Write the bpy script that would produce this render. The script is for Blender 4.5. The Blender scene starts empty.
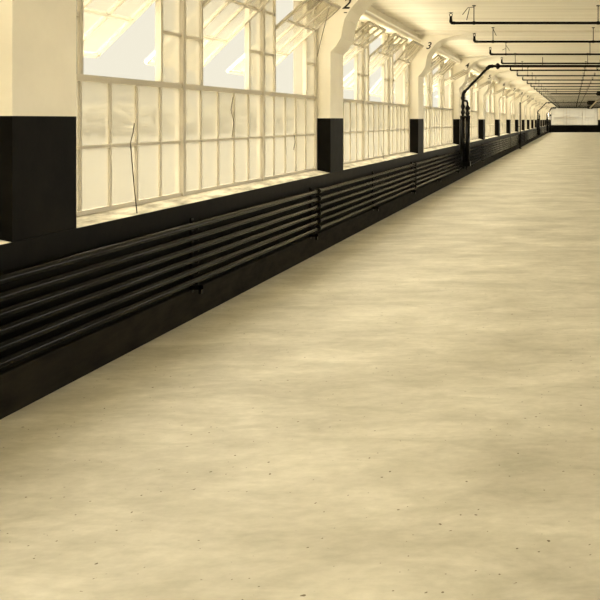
import bpy, bmesh, math, random
from mathutils import Vector, Matrix
random.seed(7)
S = bpy.context.scene
COL = S.collection

# ------------------------------------------------------------------ camera
EYE = 1.55
F = 869.0                                   # focal length in pixels of a 600 px frame
cd = bpy.data.cameras.new('camera'); cam = bpy.data.objects.new('camera', cd); COL.objects.link(cam)
cd.sensor_width = 36.0; cd.lens = F / 600 * 36
cd.shift_x = -273 / 600; cd.shift_y = -180 / 600       # rising-front plate camera: level, shifted
cam.location = (0, 0, EYE); cam.rotation_euler = (math.pi / 2, 0, 0)
cd.clip_end = 3000; cd.clip_start = 0.05
S.camera = cam

# ------------------------------------------------------------------ world: hazy sky, pale at the horizon, bright overhead
SKY_H = (0.90, 0.85, 0.69)
SKY_Z = (1.0, 0.95, 0.84)
SKY_BOOST = 26.0
RIGHT_GLOW = 7.0
w = bpy.data.worlds.new('sky'); S.world = w; w.use_nodes = True
nt = w.node_tree; nt.nodes.clear()
out = nt.nodes.new('ShaderNodeOutputWorld'); bg = nt.nodes.new('ShaderNodeBackground')
tc = nt.nodes.new('ShaderNodeTexCoord'); sep = nt.nodes.new('ShaderNodeSeparateXYZ')
mr = nt.nodes.new('ShaderNodeMapRange'); mr.interpolation_type = 'SMOOTHSTEP'
mr.inputs['From Min'].default_value = 0.22; mr.inputs['From Max'].default_value = 0.55
mx = nt.nodes.new('ShaderNodeMix'); mx.data_type = 'RGBA'
mx.inputs[6].default_value = (*SKY_H, 1)
mx.inputs[7].default_value = (*[c * SKY_BOOST for c in SKY_Z], 1)
nt.links.new(tc.outputs['Generated'], sep.inputs[0]); nt.links.new(sep.outputs[2], mr.inputs[0])
nt.links.new(mr.outputs[0], mx.inputs[0]); 
# added glow on the unseen right-hand sky, to brighten the room-facing surfaces
mr2 = nt.nodes.new('ShaderNodeMapRange'); mr2.interpolation_type = 'SMOOTHSTEP'
mr2.inputs['From Min'].default_value = 0.25; mr2.inputs['From Max'].default_value = 0.75
mr2.inputs['To Min'].default_value = 0.0; mr2.inputs['To Max'].default_value = 1.0
gl = nt.nodes.new('ShaderNodeMix'); gl.data_type = 'RGBA'; gl.blend_type = 'ADD'
gl.inputs[0].default_value = 1
gm = nt.nodes.new('ShaderNodeMix'); gm.data_type = 'RGBA'
gm.inputs[6].default_value = (0, 0, 0, 1); gm.inputs[7].default_value = (RIGHT_GLOW, RIGHT_GLOW * .95, RIGHT_GLOW * .84, 1)
nt.links.new(sep.outputs[0], mr2.inputs[0]); nt.links.new(mr2.outputs[0], gm.inputs[0])
nt.links.new(mx.outputs[2], gl.inputs[6]); nt.links.new(gm.outputs[2], gl.inputs[7])
nt.links.new(gl.outputs[2], bg.inputs[0])
nt.links.new(bg.outputs[0], out.inputs[0])
w.cycles.sampling_method = 'MANUAL'; w.cycles.sample_map_resolution = 512

S.view_settings.view_transform = 'Standard'; S.view_settings.look = 'None'
S.view_settings.gamma = 1; S.view_settings.use_curve_mapping = False
S.view_settings.exposure = 0.0
S.cycles.max_bounces = 12; S.cycles.diffuse_bounces = 7; S.cycles.transparent_max_bounces = 24
S.cycles.use_denoising = True

# ------------------------------------------------------------------ measures
D = 3.0            # camera to inner face of the window wall
GX = -3.2         # glass plane
BAY = 6.1
C0 = 4.95          # centre of first column in view
NB = 17            # far wall stands on column 17
YF = C0 + NB * BAY # 108.65
YB = C0 - 2 * BAY  # -7.25 back wall
XR = 9.3
CEIL = 3.24
SILL = 0.895
DADO = 1.572

# portals: tell the renderer where daylight comes in
def portal(x, y0, y1, sign):
    l = bpy.data.lights.new('daylight_portal', 'AREA'); l.shape = 'RECTANGLE'
    o = bpy.data.objects.new('daylight_portal', l); COL.objects.link(o)
    o.location = (x, (y0 + y1) / 2, 2.05); o.rotation_euler = (0, sign * math.pi / 2, 0)
    l.size = 2.4; l.size_y = y1 - y0; l.cycles.is_portal = True
for a, b in ((YB, 50.7), (50.7, YF)):
    portal(XR + .2, a, b, 1)
for a, b in ((YB, 11), (11, 35.5), (35.5, 72), (72, YF)):
    portal(-3.5, a, b, -1)

# ------------------------------------------------------------------ materials
def mat(name, color, rough=0.7, spec=0.3, metallic=0.0):
    m = bpy.data.materials.new(name); m.use_nodes = True
    b = m.node_tree.nodes['Principled BSDF']
    b.inputs['Base Color'].default_value = (*color, 1); b.inputs['Roughness'].default_value = rough
    b.inputs['Specular IOR Level'].default_value = spec; b.inputs['Metallic'].default_value = metallic
    return m
def noisy(m, c1, c2, scale=(1, 1, 1), detail=6, nscale=3.0, lo=0.35, hi=0.65, bump=0.0, rough=0.6, distort=0.0):
    n = m.node_tree; b = n.nodes['Principled BSDF']
    t = n.nodes.new('ShaderNodeTexCoord'); g = n.nodes.new('ShaderNodeNewGeometry')
    mp = n.nodes.new('ShaderNodeMapping'); mp.inputs['Scale'].default_value = scale
    no = n.nodes.new('ShaderNodeTexNoise'); no.inputs['Scale'].default_value = nscale
    no.inputs['Detail'].default_value = detail; no.inputs['Roughness'].default_value = rough
    no.inputs['Distortion'].default_value = distort
    cr = n.nodes.new('ShaderNodeValToRGB')
    cr.color_ramp.elements[0].position = lo; cr.color_ramp.elements[0].color = (*c1, 1)
    cr.color_ramp.elements[1].position = hi; cr.color_ramp.elements[1].color = (*c2, 1)
    n.links.new(g.outputs['Position'], mp.inputs[0]); n.links.new(mp.outputs[0], no.inputs[0])
    n.links.new(no.outputs[0], cr.inputs[0]); n.links.new(cr.outputs[0], b.inputs['Base Color'])
    if bump:
        bp = n.nodes.new('ShaderNodeBump'); bp.inputs['Strength'].default_value = bump; bp.inputs['Distance'].default_value = 0.01
        n.links.new(no.outputs[0], bp.inputs['Height']); n.links.new(bp.outputs[0], b.inputs['Normal'])
    return cr, mp
M = {}
M['plaster'] = mat('pale_painted_concrete', (.72, .6, .39), .8, .2)
noisy(M['plaster'], (.72, .675, .565), (.80, .755, .64), (1, 1, 1), 8, 2.2, .3, .7, .1)
M['dado'] = mat('black_dado_paint', (.005, .005, .004), .42, .02)
noisy(M['dado'], (.003, .0028, .0022), (.008, .007, .005), (1, 1, 1), 6, 5, .3, .7, .25)
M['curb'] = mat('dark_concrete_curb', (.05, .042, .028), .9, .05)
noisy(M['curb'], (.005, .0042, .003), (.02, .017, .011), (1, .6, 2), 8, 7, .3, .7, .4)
M['sill'] = mat('pale_dusty_sill', (.4, .34, .23), .9, .1)
noisy(M['sill'], (.30, .275, .21), (.78, .73, .60), (3, 1.0, 1), 8, 3.5, .35, .62, .3)
M['steel'] = mat('pale_painted_steel', (.46, .42, .33), .6, .3)
M['iron'] = mat('black_iron_pipe', (.0045, .004, .003), .16, .10)
M['iron_far'] = mat('dull_black_iron', (.035, .031, .023), .5, .4)
M['paint_mark'] = mat('black_lettering_paint', (.02, .017, .012), .7, .2)
M['cord'] = mat('dark_cord', (.05, .04, .025), .9, .1)
M['ground'] = mat('pale_dry_ground', (.2, .17, .11), .95, .1)
noisy(M['ground'], (.026, .024, .018), (.032, .03, .023), (.05, .05, 1), 6, 2, .35, .65)
M['leaf'] = mat('hazy_foliage', (.17, .155, .1), .95, .05)
noisy(M['leaf'], (.075, .07, .053), (.085, .08, .062), (1, 1, 1), 5, .6, .3, .7, .6)  # distance haze is put into the foliage colour
M['outer'] = mat('weathered_outer_brick', (.19, .17, .13), .9, .1)
M['reflector'] = mat('pale_bounce_strip', (.5, .465, .38), .95, .05)  # added reflector outside, out of view, throws daylight up to the ceiling
M['brick'] = mat('pale_shed_wall', (.07, .063, .05), .9, .1)
M['roof'] = mat('brown_shed_roof', (.05, .04, .028), .9, .1)
M['pale_pipe'] = mat('pale_pipe_paint', (.55, .48, .34), .6, .3)

# ceiling: board-marked concrete
M['ceil'] = mat('board_marked_concrete', (.7, .58, .38), .85, .15)
cr, mp = noisy(M['ceil'], (.60, .56, .465), (.90, .86, .76), (.12, 5.0, 1), 7, 1.6, .28, .68, .08)
# floor: worn cement, streaks running across the room, pits
M['floor'] = mat('worn_cement_floor', (.6, .5, .33), .55, .3)
n = M['floor'].node_tree; b = n.nodes['Principled BSDF']
g = n.nodes.new('ShaderNodeNewGeometry')
def nz(scale, ns, det, lo, hi, c1, c2, dist=0):
    mp = n.nodes.new('ShaderNodeMapping'); mp.inputs['Scale'].default_value = scale
    no = n.nodes.new('ShaderNodeTexNoise'); no.inputs['Scale'].default_value = ns; no.inputs['Detail'].default_value = det
    no.inputs['Roughness'].default_value = .62; no.inputs['Distortion'].default_value = dist
    cr = n.nodes.new('ShaderNodeValToRGB')
    cr.color_ramp.elements[0].position = lo; cr.color_ramp.elements[0].color = (*c1, 1)
    cr.color_ramp.elements[1].position = hi; cr.color_ramp.elements[1].color = (*c2, 1)
    n.links.new(g.outputs['Position'], mp.inputs[0]); n.links.new(mp.outputs[0], no.inputs[0]); n.links.new(no.outputs[0], cr.inputs[0])
    return cr.outputs[0], no.outputs[0]
def mul(a, c, f=1.0):
    m_ = n.nodes.new('ShaderNodeMix'); m_.data_type = 'RGBA'; m_.blend_type = 'MULTIPLY'; m_.inputs[0].default_value = f
    n.links.new(a, m_.inputs[6]); n.links.new(c, m_.inputs[7]); return m_.outputs[2]
base, h0 = nz((.9, 1.3, 1), 1.1, 9, .3, .7, (.46, .435, .36), (.72, .69, .60), .3)
st, h1 = nz((1.2, 3.2, 1), 1.9, 9, .36, .66, (.86, .86, .82), (1.04, 1.04, 1.03), .8)
fine, h2 = nz((1, 1.6, 1), 14, 6, .3, .7, (.9, .9, .88), (1.05, 1.05, 1.05))
vo = n.nodes.new('ShaderNodeTexNoise'); vo.inputs['Scale'].default_value = 38; vo.inputs['Detail'].default_value = 1
n.links.new(g.outputs['Position'], vo.inputs[0])
pit = n.nodes.new('ShaderNodeValToRGB'); pit.color_ramp.elements[0].position = .225; pit.color_ramp.elements[0].color = (.25, .21, .15, 1)
pit.color_ramp.elements[1].position = .262; pit.color_ramp.elements[1].color = (1, 1, 1, 1)
n.links.new(vo.outputs[0], pit.inputs[0])
n.links.new(mul(mul(mul(base, st), fine), pit.outputs[0]), b.inputs['Base Color'])
bp = n.nodes.new('ShaderNodeBump'); bp.inputs['Strength'].default_value = .12; bp.inputs['Distance'].default_value = .01
n.links.new(h2, bp.inputs['Height']); n.links.new(bp.outputs[0], b.inputs['Normal'])

def glass(name, fac, tint, scat):
    m = bpy.data.materials.new(name); m.use_nodes = True; t = m.node_tree; t.nodes.clear()
    o = t.nodes.new('ShaderNodeOutputMaterial'); mix = t.nodes.new('ShaderNodeMixShader'); mix.inputs[0].default_value = fac
    tr = t.nodes.new('ShaderNodeBsdfTransparent'); tr.inputs[0].default_value = (*tint, 1)
    tl = t.nodes.new('ShaderNodeBsdfTranslucent'); tl.inputs[0].default_value = (*scat, 1)
    df = t.nodes.new('ShaderNodeBsdfDiffuse'); df.inputs[0].default_value = (.32, .30, .245, 1)   # dust on the panes
    ad = t.nodes.new('ShaderNodeAddShader'); t.links.new(tl.outputs[0], ad.inputs[0]); t.links.new(df.outputs[0], ad.inputs[1])
    t.links.new(tr.outputs[0], mix.inputs[1]); t.links.new(ad.outputs[0], mix.inputs[2]); t.links.new(mix.outputs[0], o.inputs[0])
    return m
M['glass'] = glass('dusty_window_glass', .55, (1, .98, .92), (.076, .073, .062))

M['vent_glass'] = glass('dusty_vent_glass', .34, (1, .98, .92), (.060, .057, .047))

# ------------------------------------------------------------------ mesh helpers
class MB:
    def __init__(s): s.bm = bmesh.new(); s.mats = []
    def mi(s, m):
        if m not in s.mats: s.mats.append(m)
        return s.mats.index(m)
    def box(s, x0, x1, y0, y1, z0, z1, m=None, bev=0.0):
        r = bmesh.ops.create_cube(s.bm, size=1)
        vs = r['verts']
        for v in vs:
            v.co = Vector(((x0 + x1) / 2 + v.co.x * (x1 - x0), (y0 + y1) / 2 + v.co.y * (y1 - y0), (z0 + z1) / 2 + v.co.z * (z1 - z0)))
        fs = {f for v in vs for f in v.link_faces}
        if bev:
            es = list({e for v in vs for e in v.link_edges})
            rr = bmesh.ops.bevel(s.bm, geom=es, offset=bev, segments=2, affect='EDGES', profile=.5)
            fs = set(rr['faces']) | {f for f in fs if f.is_valid}
        if m:
            i = s.mi(m)
            for f in fs:
                if f.is_valid: f.material_index = i
        return s
    def tube(s, pts, r, n=10, m=None, cap=True):
        pts = [Vector(p) for p in pts]; rings = []
        rs = r if isinstance(r, (list, tuple)) else [r] * len(pts)
        up = None
        for i, p in enumerate(pts):
            if i == 0: t = (pts[1] - p)
            elif i == len(pts) - 1: t = (p - pts[i - 1])
            else: t = (pts[i + 1] - p).normalized() + (p - pts[i - 1]).normalized()
            t.normalize()
            if up is None:
                up = Vector((0, 0, 1)) if abs(t.z) < .9 else Vector((0, 1, 0))
            a = t.cross(up)
            if a.length < 1e-4: a = t.cross(Vector((1, 0, 0)))
            a.normalize(); bb = a.cross(t).normalized(); up = bb
            rings.append([s.bm.verts.new(p + (a * math.cos(2 * math.pi * k / n) + bb * math.sin(2 * math.pi * k / n)) * rs[i]) for k in range(n)])
        i = s.mi(m) if m else 0
        for q in range(len(rings) - 1):
            for k in range(n):
                f = s.bm.faces.new((rings[q][k], rings[q][(k + 1) % n], rings[q + 1][(k + 1) % n], rings[q + 1][k])); f.material_index = i; f.smooth = True
        if cap:
            for rg in (rings[0][::-1], rings[-1]):
                f = s.bm.faces.new(rg); f.material_index = i
        return s
    def prism(s, prof, y0, y1, m=None):           # profile in XZ, extruded along Y
        a = [s.bm.verts.new((x, y0, z)) for x, z in prof]; c = [s.bm.verts.new((x, y1, z)) for x, z in prof]
        i = s.mi(m) if m else 0; k = len(prof)
        fs = [s.bm.faces.new(a), s.bm.faces.new(c[::-1])] + [s.bm.faces.new((a[j], a[(j + 1) % k], c[(j + 1) % k], c[j])) for j in range(k)]
        for f in fs: f.material_index = i
        bmesh.ops.recalc_face_normals(s.bm, faces=fs)
        return s
    def build(s, name, m=None, parent=None, loc=(0, 0, 0)):
        me = bpy.data.meshes.new(name)
        bmesh.ops.recalc_face_normals(s.bm, faces=list(s.bm.faces))
        s.bm.to_mesh(me); s.bm.free()
        for mm in (s.mats or [m]): me.materials.append(mm)
        o = bpy.data.objects.new(name, me); COL.objects.link(o); o.location = loc
        if parent: o.parent = parent
        return o
def empty(name, loc=(0, 0, 0), rz=0.0):
    o = bpy.data.objects.new(name, None); COL.objects.link(o); o.location = loc; o.rotation_euler = (0, 0, rz)
    o.empty_display_size = .2; return o
def tag(o, label=None, cat=None, group=None, kind=None):
    if label: o['label'] = label
    if cat: o['category'] = cat
    if group: o['group'] = group
    if kind: o['kind'] = kind
    return o
def struct(o, label=None):
    o['kind'] = 'structure'
    if label: o['label'] = label
    return o
def copy_tree(o, parent=None):
    c = o.copy(); COL.objects.link(c)
    if parent is not None: c.parent = parent; c.matrix_parent_inverse = o.matrix_parent_inverse.copy()
    for ch in list(o.children): copy_tree(ch, c)
    return c

# ------------------------------------------------------------------ setting
struct(MB().box(-3.62, XR + .3, YB - .3, YF + .3, -.2, 0).build('floor', M['floor']), 'worn pale cement factory floor with pits and streaks')
c = MB(); c.box(-3.62, XR + .3, YB - .3, YF + .3, CEIL, CEIL + .25)
for k in range(-1, NB):
    y = C0 + k * BAY
    c.box(-2.98, XR, y - .75, y + .75, CEIL - .035, CEIL + .01)     # shallow drop band over each column line
struct(c.build('ceiling', M['ceil']), 'low board-marked concrete ceiling')

wl = MB()
wl.box(-3.46, -3.0, YB, YF, 0, SILL - .03, M['dado'])
wl.prism([(-3.0, SILL - .03), (-3.0, SILL), (-3.17, .93), (-3.5, .90), (-3.5, SILL - .03)], YB, YF, M['sill'])
wl.box(-3.004, -2.994, YB, YF, SILL - .05, SILL + .001, M['dado'])   # painted nosing
wl.box(-3.46, -3.0, YB, YF, 3.03, CEIL, M['plaster'])
wl.tube([(-3.0, YB, 3.085), (-3.0, YF, 3.085)], .055, 12, M['plaster'])   # rounded lip along the spandrel
struct(wl.build('wall_left'), 'long window wall, black below the sill and pale above')
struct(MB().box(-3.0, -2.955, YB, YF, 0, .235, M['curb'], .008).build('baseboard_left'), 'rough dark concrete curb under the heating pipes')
struct(MB().box(-3.6, XR + .3, YB - .3, YB, 0, CEIL, M['plaster']).build('wall_back'))
wr = MB()
wr.box(XR, XR + .3, YB, YF, 0, SILL, M['dado']); wr.box(XR, XR + .3, YB, YF, 3.03, CEIL, M['plaster'])
for k in range(-1, NB + 1):
    y = C0 + k * BAY; wr.box(XR - .1, XR + .3, y - .9, y + .9, SILL, 3.03, M['plaster'])
struct(wr.build('wall_right'))
wf = MB()
wf.box(-3.6, XR, YF, YF + .45, 0, SILL, M['dado']); wf.box(-3.6, XR, YF, YF + .45, 3.17, CEIL, M['plaster'])
xs = [(-3.6, -2.78), (3.1, 3.3), (9.2, 9.4), (15.1, XR)]
for a, bx in ((-3.46, -2.75), (3.12, 3.7)):
    wf.box(a, bx, YF, YF + .45, SILL, DADO, M['dado']); wf.box(a, bx, YF, YF + .45, DADO, 3.17, M['plaster'])
struct(wf.build('wall_far'), 'far end wall with a dark band under its window')

# ------------------------------------------------------------------ windows
PW = .3655; N = 15; WW = PW * N
ROWS = [.935, 1.372, 1.824, 2.236, 2.673, 3.11]
PIV = 2.52
def bar_y(mb, y, z0, z1, w=.026, d=.03): mb.box(-d / 2, d / 2, y - w / 2, y + w / 2, z0, z1)
def bar_z(mb, z, y0, y1, w=.026, d=.03): mb.box(-d / 2, d / 2, y0, y1, z - w / 2, z + w / 2)
def build_frame():
    mb = MB()
    for i in range(N + 1):
        y = (i - N / 2) * PW
        main = i % 5 == 0
        top = 3.11 if (main or i % 5 in (1, 4)) else ROWS[2]
        if main: bar_y(mb, y, .925, top, .055 if 0 < i < N else .04, .07)
        elif i % 5 in (1, 4): bar_y(mb, y, ROWS[2], 3.11, .034, .045); bar_y(mb, y, .925, ROWS[2])
        else: bar_y(mb, y, .925, top)
    for z in (.945, 1.372, 3.1): bar_z(mb, z, -WW / 2, WW / 2, .03 if z != 1.372 else .022, .04 if z != 1.372 else .026)
    bar_z(mb, ROWS[2], -WW / 2, WW / 2, .045, .045)
    for s in range(3):
        for q in (0, 4):
            y0 = (s * 5 + q - N / 2) * PW
            for z in ROWS[3:5]: bar_z(mb, z, y0, y0 + PW)
    o = mb.build('window_frame', M['steel']); return o
def pane_mesh(rects):
    mb = MB()
    for y0, y1, z0, z1 in rects: mb.box(-.003, .003, y0, y1, z0, z1)
    return mb
def fixed_rects():
    r = []
    for i in range(N):
        y0 = (i - N / 2) * PW + .006; y1 = y0 + PW - .012
        r.append((y0, y1, ROWS[0] + .01, ROWS[1])); r.append((y0, y1, ROWS[1], ROWS[2]))
        if i % 5 in (0, 4):
            for k in (2, 3, 4): r.append((y0, y1, ROWS[k], ROWS[k + 1]))
    return r
frame0 = build_frame(); glass0 = pane_mesh(fixed_rects()).build('window_glass', M['glass'])
def build_vent():
    mb = MB(); h0 = ROWS[2] + .03 - PIV; h1 = 3.08 - PIV; hw = 1.5 * PW - .025
    for i in range(4): bar_y(mb, -hw + i * 2 * hw / 3, h0, h1, .036 if i in (0, 3) else .028, .03)
    for z in (h0, h1): bar_z(mb, z, -hw, hw, .034, .03)
    for z in (ROWS[3] - PIV, ROWS[4] - PIV): bar_z(mb, z, -hw, hw, .022, .028)
    v = mb.build('vent_sash', M['steel'])
    g_ = pane_mesh([(-hw, hw, h0, h1)]).build('vent_glass', M['vent_glass'], v)
    return v
vent0 = build_vent()
ANG = {0: (42, 42, 42), 1: (45, 45, 48), 2: (51, 48, 40), 3: (50, 46, 62), 4: (60, 50, 62)}
def window(idx, loc, rz, angles):
    w_ = struct(empty(f'window_{idx}', loc, rz))
    first = idx == 1
    f = frame0 if first else frame0.copy(); gl = glass0 if first else glass0.copy()
    if not first: COL.objects.link(f); COL.objects.link(gl)
    f.parent = w_; gl.parent = w_
    for s in range(3):
        v = vent0 if (first and s == 0) else copy_tree(vent0)
        v.parent = w_; v.location = (0, (s - 1) * 5 * PW, PIV)
        v.rotation_euler = (0, math.radians(angles[s]), 0)
    return w_
for k in range(-2, NB):
    ang = ANG.get(k + 1) or tuple(random.choice((30, 45, 50, 58, 62)) for _ in range(3))
    wi = window(k + 3, (GX, C0 + (k + .5) * BAY, 0), 0, ang)
    wi['label'] = f'steel factory window with tilted vents, number {k + 3} along the window wall'
FW = 5.86
def far_frame():
    mb = MB()
    for i in range(4): bar_y(mb, -FW / 2 + i * FW / 3, SILL, 3.16, .06, .07)
    for z in (SILL + .02, 3.145): bar_z(mb, z, -FW / 2, FW / 2, .04, .06)
    for i in range(3):
        y = -FW / 2 + (i + .5) * FW / 3
        for q in (-.58, .58): bar_y(mb, y + q, 1.82, 3.14, .03, .04)
        bar_z(mb, 1.82, y - .58, y + .58, .035, .04)
        for q in (-.58, -.2, .2, .58): bar_y(mb, y + q, SILL, 1.82, .016, .03)
    return mb.build('window_frame', M['outer'])
ff = far_frame(); fg = pane_mesh([(-FW / 2, FW / 2, SILL, 3.15)]).build('window_glass', M['glass'])
for j in range(2):
    wi = struct(empty(f'window_{NB + 3 + j}', (.18 + j * 6.2, YF + .12, 0), math.pi / 2))
    for o in (ff, fg):
        if j: o = o.copy(); COL.objects.link(o)
        o.parent = wi
    wi['label'] = ['window in the far end wall, left one', 'window in the far end wall, middle one', 'window in the far end wall, right one'][j]

# ------------------------------------------------------------------ wall columns with their brackets and painted numerals
BR = [(-3.0, 2.40), (-2.93, 2.47), (-2.87, 2.57), (-2.85, 2.68), (-2.825, 2.80), (-2.77, 2.90), (-2.70, 2.99), (-2.62, 3.07), (-2.5, 3.13), (-2.3, 3.18), (-2.1, 3.205), (-2.05, CEIL), (-3.0, CEIL)]
def column(k):
    t = empty('wall_column', (-3.0, C0 + k * BAY, SILL))
    def P(name, mb, m=None): o = mb.build(name, m, t); return o
    lo = MB()
    lo.box(-.17, .0, -.3, .3, 0, DADO - SILL)
    P('painted_dado', lo, M['dado'])
    up = MB(); z0 = DADO - SILL; z1 = CEIL - SILL
    up.box(-.17, 0, -.3, .3, z0, z1); 
    P('outer_pier', MB().box(-.46, -.172, -.3, .3, 0, z1), M['outer'])
    P('shaft', up, M['plaster'])
    br = MB(); br.prism([(x + 3.0, z - SILL) for x, z in BR], -.3, .3)
    P('bracket', br, M['plaster'])
    if k > 0:
        cu = bpy.data.curves.new('numeral', 'FONT'); cu.body = str(k + 1); cu.size = .19; cu.shear = .35; cu.extrude = .002
        cu.align_x = 'CENTER'; cu.align_y = 'CENTER'; cu.offset = .003
        o = bpy.data.objects.new('tmp', cu); COL.objects.link(o)
        dg = bpy.context.evaluated_depsgraph_get(); me = bpy.data.meshes.new_from_object(o.evaluated_get(dg))
        bpy.data.objects.remove(o)
        nm = bpy.data.objects.new('numeral', me); COL.objects.link(nm); me.materials.clear(); me.materials.append(M['paint_mark'])
        nm.parent = t; nm.location = (.19, -.3025, 2.985 - SILL); nm.rotation_euler = (math.pi / 2, 0, 0)
        nm['label'] = f'black painted numeral {k + 1}'
        if k == 1: MB().box(.165, .205, -.304, -.3005, 2.872 - SILL, 2.884 - SILL).build('dash_mark', M['paint_mark'], t)
    lab = 'pale window-wall column behind the near left corner column, outside the view' if k < 0 else ('large pale window-wall column in the near left corner, black lower half' if k == 0 else
           f'pale window-wall column with numeral {k + 1} painted on its bracket, black below')
    tag(t, lab, 'column', 'columns along the window wall')
for k in range(-1, NB): column(k)

# ------------------------------------------------------------------ heating coils under the sill
PZ = [.735, .648, .562, .478, .394, .31]
coils = [(-7.0, 22.66, 'near bank of six black heating pipes under the sill, left of the first riser'),
         (23.12, 46.75, 'bank of black heating pipes between the valved riser and the thin standpipe'),
         (47.05, 71.2, 'bank of black heating pipes between the thin standpipe and the second slanted riser'),
         (71.65, 96.2, 'bank of black heating pipes past the second slanted riser'),
         (96.65, 105.7, 'short last bank of black heating pipes by the far corner')]
for a, b_, lab in coils:
    t = empty('heating_coil', (-2.92, a, 0))
    tag(t, lab, 'heating pipes', 'heating pipe banks along the window wall')
    for z in PZ:
        mb = MB(); mb.tube([(0, 0, z), (0, b_ - a, z)], .027, 12); mb.build('pipe', M['iron'], t)
    j = math.ceil((a - 9.8) / 3.05)
    while True:
        y = 9.8 + 3.05 * j; j += 1
        if y > b_ - .1: break
        if y < a + .1: continue
        mb = MB()
        mb.box(-.05, -.034, y - a - .02, y - a + .02, .21, .79)
        for z in PZ: mb.box(-.05, .012, y - a - .012, y - a + .012, z - .036, z - .026)
        mb.box(-.05, .04, y - a - .02, y - a + .02, .235, .262); mb.box(.02, .04, y - a - .02, y - a + .02, .2, .262)
        mb.build('bracket', M['iron'], t)
    j = 0
    while True:
        y = 9.84 + 6.1 * j; j += 1
        if y > b_ - .2: break
        if y < a + .2: continue
        for z in PZ:
            mb = MB(); mb.tube([(0, y - a + .08, z), (0, y - a + .16, z)], .036, 12); mb.build('coupling', M['iron'], t)
    for e in (0, b_ - a):
        mb = MB(); mb.tube([(0, e, PZ[-1] - .05), (0, e, PZ[0] + .05)], .036, 10); mb.build('header', M['iron'], t)

# ------------------------------------------------------------------ risers
def riser(y, lab, full=True, main_to=XR - .3, blobs=()):
    t = empty('steam_riser', (-2.9, y, 0)); tag(t, lab, 'riser pipe', 'risers on the window wall')
    X = lambda x: x + 2.9
    def T(name, pts, r, m=M['iron'], n=12): mb = MB(); mb.tube(pts, r, n); return mb.build(name, m, t)
    # twin standpipes with thick lagged lower halves
    T('lagging', [(X(-2.91), 0, .38), (X(-2.91), 0, 1.6)], .064); T('lagging', [(X(-2.78), 0, .38), (X(-2.775), 0, 1.6)], .064)
    T('standpipe', [(X(-2.90), 0, 1.58), (X(-2.90), 0, 2.2), (X(-2.885), 0, 2.26), (X(-2.85), 0, 2.30), (X(-2.24), 0, 2.93), (X(-2.18), 0, 2.965), (X(-2.1), 0, 2.97), (X(main_to), 0, 2.97)], .034)
    T('standpipe', [(X(-2.78), 0, 1.58), (X(-2.78), 0, 2.0), (X(-2.80), 0, 2.05), (X(-2.84), 0, 2.06), (X(-2.89), 0, 2.06)], .03)
    for x in (-2.905, -2.78):
        for z in (1.63,): T('flange', [(X(x), 0, z - .035), (X(x), 0, z + .035)], .075)
    for x, z in ((-2.9, 2.13), (-2.9, 1.9), (-2.78, 1.86), (-2.9, 1.75), (-2.78, 1.72)):
        T('valve_body', [(X(x), 0, z - .07), (X(x), 0, z - .03), (X(x), 0, z), (X(x), 0, z + .03), (X(x), 0, z + .07)], [.036, .05, .062, .05, .036])
    v = T('valve_handwheel', [(X(-2.78) + .03, -.12, 1.86), (X(-2.78) + .03, -.135, 1.86)], .06)
    T('valve_stem', [(X(-2.78) + .03, -.12, 1.86), (X(-2.78), 0, 1.86)], .008)
    mb = MB(); mb.box(X(-2.98), X(-2.70), -.09, .09, .33, .46, None, .02); mb.build('bottom_header', M['iron'], t)
    T('drain_stub', [(X(-2.80), 0, .34), (X(-2.80), 0, .24)], .02)
    T('elbow', [(X(-2.9), 0, 2.17), (X(-2.885), 0, 2.26), (X(-2.83), 0, 2.32)], .048)
    T('elbow', [(X(-2.27), 0, 2.90), (X(-2.2), 0, 2.96), (X(-2.1), 0, 2.97)], .048)
    T('flange', [(X(-2.03), 0, 2.97), (X(-2.0), 0, 2.97), (X(-1.97), 0, 2.97), (X(-1.93), 0, 2.97)], [.05, .085, .085, .05])
    for hx in (-.8, 1.8, 5, 8.5): T('hanger', [(X(hx), 0, 2.97), (X(hx), 0, CEIL + .0)], .009, M['iron'], 6)
    for bx in blobs:
        T('valve_body', [(X(bx) - .35, 0, 2.97), (X(bx) - .28, 0, 2.97), (X(bx) + .28, 0, 2.97), (X(bx) + .35, 0, 2.97)], [.05, .19, .19, .05])
    return t
riser(22.89, 'black twin riser with valves and slanted arm to the thick ceiling main, nearest one')
riser(71.42, 'distant black riser with slanted arm, second of its kind along the window wall', blobs=(1.5,))
riser(96.42, 'farthest black riser standing close to the far corner', blobs=(1.9,))
t = empty('corner_standpipe', (-2.87, 105.9, 0)); tag(t, 'dark twin standpipe in the far left corner before the end wall', 'standpipe')
mb = MB(); mb.tube([(0, 0, .06), (0, 0, 2.2), (.03, 0, 2.35), (.1, 0, 2.7), (.1, 0, 2.9), (.2, 0, 2.99), (.8, 0, 2.99)], .05, 10); mb.build('pipe', M['iron'], t)
mb = MB(); mb.tube([(.14, .3, .06), (.14, .3, 2.2)], .05, 10); mb.build('pipe', M['iron'], t)
mb = MB(); mb.tube([(.14, .3, 2.0), (.14, .3, 2.06), (.14, .3, 2.2), (.14, .3, 2.26)], [.05, .09, .09, .05], 10); mb.build('valve_body', M['iron'], t)
for q in ((0, 0), (.14, .3)):
    mb = MB(); mb.tube([(q[0], q[1], 0), (q[0], q[1], .07)], .09, 10); mb.build('floor_flange', M['iron'], t)
t = empty('standpipe', (-2.85, 46.9, 0)); tag(t, 'thin black vertical standpipe before the window wall, between the slanted risers', 'standpipe')
mb = MB(); mb.tube([(0, 0, .04), (0, 0, 2.47)], .034, 10); mb.build('pipe', M['iron'], t)
mb = MB(); mb.tube([(0, 0, 0), (0, 0, .05)], .07, 12); mb.build('floor_flange', M['iron'], t)
mb = MB(); mb.tube([(-.12, 0, 1.2), (0, 0, 1.2)], .015, 8); mb.build('wall_clip', M['iron'], t)
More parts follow.
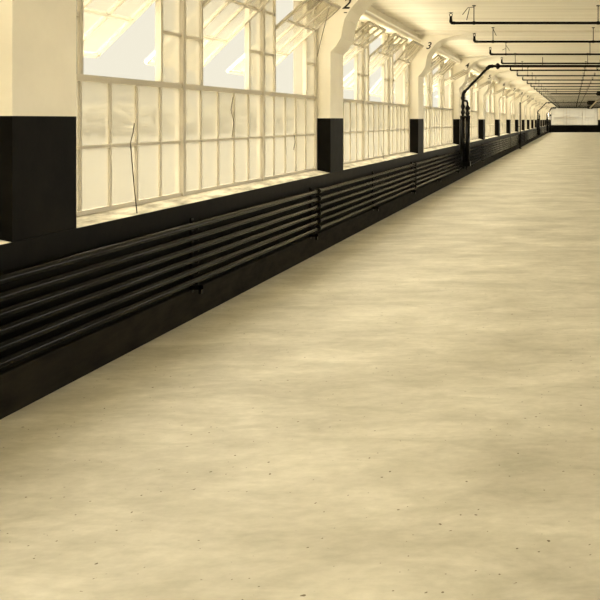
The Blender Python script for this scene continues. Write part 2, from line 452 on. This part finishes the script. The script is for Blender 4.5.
mb = MB(); mb.tube([(0, 0, 2.45), (0, 0, 2.5)], .045, 10); mb.build('cap', M['iron'], t)

# ------------------------------------------------------------------ sprinkler pipes across the ceiling
PH = 2.98
t0 = empty('sprinkler_pipe', (-1.8, 0, PH))
mb = MB(); mb.tube([(0, 0, .075), (-.0, 0, .03), (.012, 0, .008), (.035, 0, 0), (XR + 1.6, 0, 0)], .021, 10); mb.build('pipe', M['iron'], t0)
mb = MB(); mb.tube([(0, 0, .05), (0, 0, .02), (.015, 0, .002), (.06, 0, 0)], .025, 10); mb.build('elbow', M['iron'], t0)
def head(x, z):
    mb = MB(); mb.tube([(x, 0, z), (x, 0, z + .03)], .02, 8); mb.tube([(x - .016, 0, z + .03), (x - .022, 0, z + .055), (x, 0, z + .08)], .006, 6)
    mb.tube([(x + .016, 0, z + .03), (x + .022, 0, z + .055), (x, 0, z + .08)], .006, 6); mb.tube([(x, 0, z + .078), (x, 0, z + .084)], .032, 10)
    mb.build('sprinkler_head', M['iron'], t0)
head(0, .07)
for i in range(1, 5): head(i * 2.5, .01)
for i in range(6):
    x = .34 + 1.83 * i
    mb = MB(); mb.tube([(x, 0, -.02), (x, 0, CEIL - PH)], .007, 6); mb.tube([(x, 0, CEIL - PH - .012), (x, 0, CEIL - PH)], .028, 10)
    mb.tube([(x - .018, 0, 0), (x + .018, 0, 0)], .027, 10); mb.build('hanger', M['iron'], t0)
names = {0: 'nearest', 1: 'second nearest', 2: 'third nearest'}
npipe = 32
for i in range(-1, npipe - 1):
    y = 12.81 + 3.05 * i
    if y > YF - .5: break
    o = t0 if i == -1 else copy_tree(t0)
    o.location = (-1.8, y, PH)
    if i == -1:
        tag(o, 'thin black sprinkler pipe over the near floor, just out of view above', 'sprinkler pipe', 'overhead sprinkler pipes')
    elif i < 3:
        tag(o, f'thin black sprinkler pipe across the ceiling, {names[i]} in view, with loose tie wires', 'sprinkler pipe', 'overhead sprinkler pipes')
        # loose tie wires at the first hangers
        wires = {0: [((.34, 0, .235), (.25, 0, .225)), ((.25, 0, .225), (.17, 0, .12)), ((.275, -.01, .215), (.235, -.02, .04))],
                 1: [((.34, 0, .235), (.40, 0, .11))],
                 2: [((.34, 0, .2), (.42, 0, .08)), ((.34, 0, .13), (.26, -.02, .09))]}[i]
        for a, b_ in wires:
            mb = MB(); mb.tube([a, b_], .0055, 6); mb.build('tie_wire', M['iron'], o)
    else:
        where = 'just in front of the thick main' if i == 3 else 'just behind the thick main' if i == 4 else None
        tag(o, f'thin black sprinkler pipe across the ceiling, {where}' if where else f'thin black sprinkler pipe crossing the ceiling, number {i + 1} from the front', 'sprinkler pipe', 'overhead sprinkler pipes')

# thick horizontal main with valve above the thin standpipe's bay
t = empty('ceiling_main', (-1.2, 46.9, 2.97)); tag(t, 'black ceiling pipe with fat valve near the right edge, deep in the hall', 'pipe')
mb = MB(); mb.tube([(0, 0, 0), (XR + .9, 0, 0)], .02, 10); mb.build('pipe', M['iron'], t)
mb = MB(); mb.tube([(2.45, 0, 0), (2.5, 0, 0), (2.95, 0, 0), (3.0, 0, 0)], [.03, .11, .11, .03], 12); mb.build('valve_body', M['iron'], t)
for hx in (.3, 4, 8): 
    mb = MB(); mb.tube([(hx, 0, 0), (hx, 0, CEIL - 2.97)], .009, 6); mb.build('hanger', M['iron'], t)
t = tag(MB().tube([(1.28, 66, 2.46), (1.34, 66, 2.52), (2.06, 66, CEIL)], .05, 10).build('slanted_brace', M['pale_pipe']), 'pale slanted pipe under the ceiling near the right edge', 'pipe')

# ------------------------------------------------------------------ cords hanging from the vents
def cord(pts, lab):
    tag(MB().tube(pts, .0038, 6).build('pull_cord', M['cord']), lab, 'cord', 'vent pull cords')
def px(x, y, X): s = (573 - x) / -X; return (X, F / s, EYE + (120 - y) / s)
cord([px(134.5, 123, -3.15), px(133, 133, -3.16), px(130.5, 143, -3.165), px(131.5, 155, -3.15), px(134, 185, -3.1), (-3.02, 869 * 3.02 / 436, SILL + .01)], 'thin dark cord trailing from the window bar to the sill in the nearest window')
cord([px(233, 97, -3.165), px(231, 110, -3.165), px(234, 122, -3.165), px(232, 137, -3.165)], 'thin cord hanging below the sash bar in the middle of the big window')
cord([px(294, 133, -3.165), px(295, 142, -3.165), px(293.5, 150, -3.165)], 'short cord hanging near the right end of the big window')
cord([px(329, 8, -2.82), px(323, 32, -2.95), px(317, 57, -3.08)], 'cord hanging from a tilted vent beside the column numbered 2')
cord([px(381, 146, -3.15), px(382, 152, -3.13), px(383, 156, -3.1), (-3.06, 869 * 3.06 / 189, SILL + .016)], 'short dark cord end lying on the sill of the window past column 2')

# ------------------------------------------------------------------ outdoors
struct(MB().box(-13, -3.7, -20, YF + 10, -.92, -.86).build('bounce_strip', M['reflector']), 'unseen pale strip added outside the building to bounce daylight onto the ceiling')
struct(MB().box(-1500, 800, -600, 2500, -1.3, -.9).build('ground', M['ground']), 'pale open ground outside the windows')
def blob_tree(seed):
    rnd = random.Random(seed); t = empty('tree')
    bm = bmesh.new()
    for i in range(30):
        a = rnd.uniform(0, 6.28); rr = rnd.uniform(0, 3.2); z = rnd.uniform(.8, 5.4 - rr * .5)
        r = rnd.uniform(.8, 1.35)
        bmesh.ops.create_icosphere(bm, subdivisions=3, radius=r, matrix=Matrix.Translation((rr * math.cos(a), rr * math.sin(a), z)))
    from mathutils import noise
    for v in bm.verts:
        v.co += v.co.normalized() * noise.noise(v.co * 1.6) * .4
    me = bpy.data.meshes.new('crown'); bm.to_mesh(me); bm.free(); me.materials.append(M['leaf'])
    o = bpy.data.objects.new('crown', me); COL.objects.link(o); o.parent = t
    MB().tube([(0, 0, 0), (.1, 0, 1.6), (0, .1, 3.4)], [.28, .2, .14], 8).build('trunk', M['roof'], t)
    return t
protos = [blob_tree(s) for s in range(4)]
i = 0
for k in range(66):
    y = 70 + k * 4.3 + random.uniform(-.5, .5); x = (-66, -76)[k % 2] + random.uniform(-1, 1)
    o = protos[k] if k < 4 else copy_tree(protos[k % 4])
    o.location = (x, y, -.95); o.rotation_euler = (0, 0, random.uniform(0, 6.28)); sc = random.uniform(.72, 1.05); o.scale = (sc, sc, sc)
    tag(o, 'hazy pale tree in the distant treeline beyond the windows', 'tree', 'distant treeline beyond the windows')
t = empty('shed', (-1.2, 190, -.95)); tag(t, 'low pale shed with brown roof outside the far window', 'building')
MB().box(-3, 2, -2, 3, 0, 2.9).build('shed_wall', M['brick'], t)
MB().prism([(-3.3, 2.9), (2.3, 2.9), (-.5, 3.5)], -2.3, 3.3).build('shed_roof', M['roof'], t)
MB().box(-1.0, -.2, -2.06, -2.0, 0, 2.0).build('shed_door', M['roof'], t)
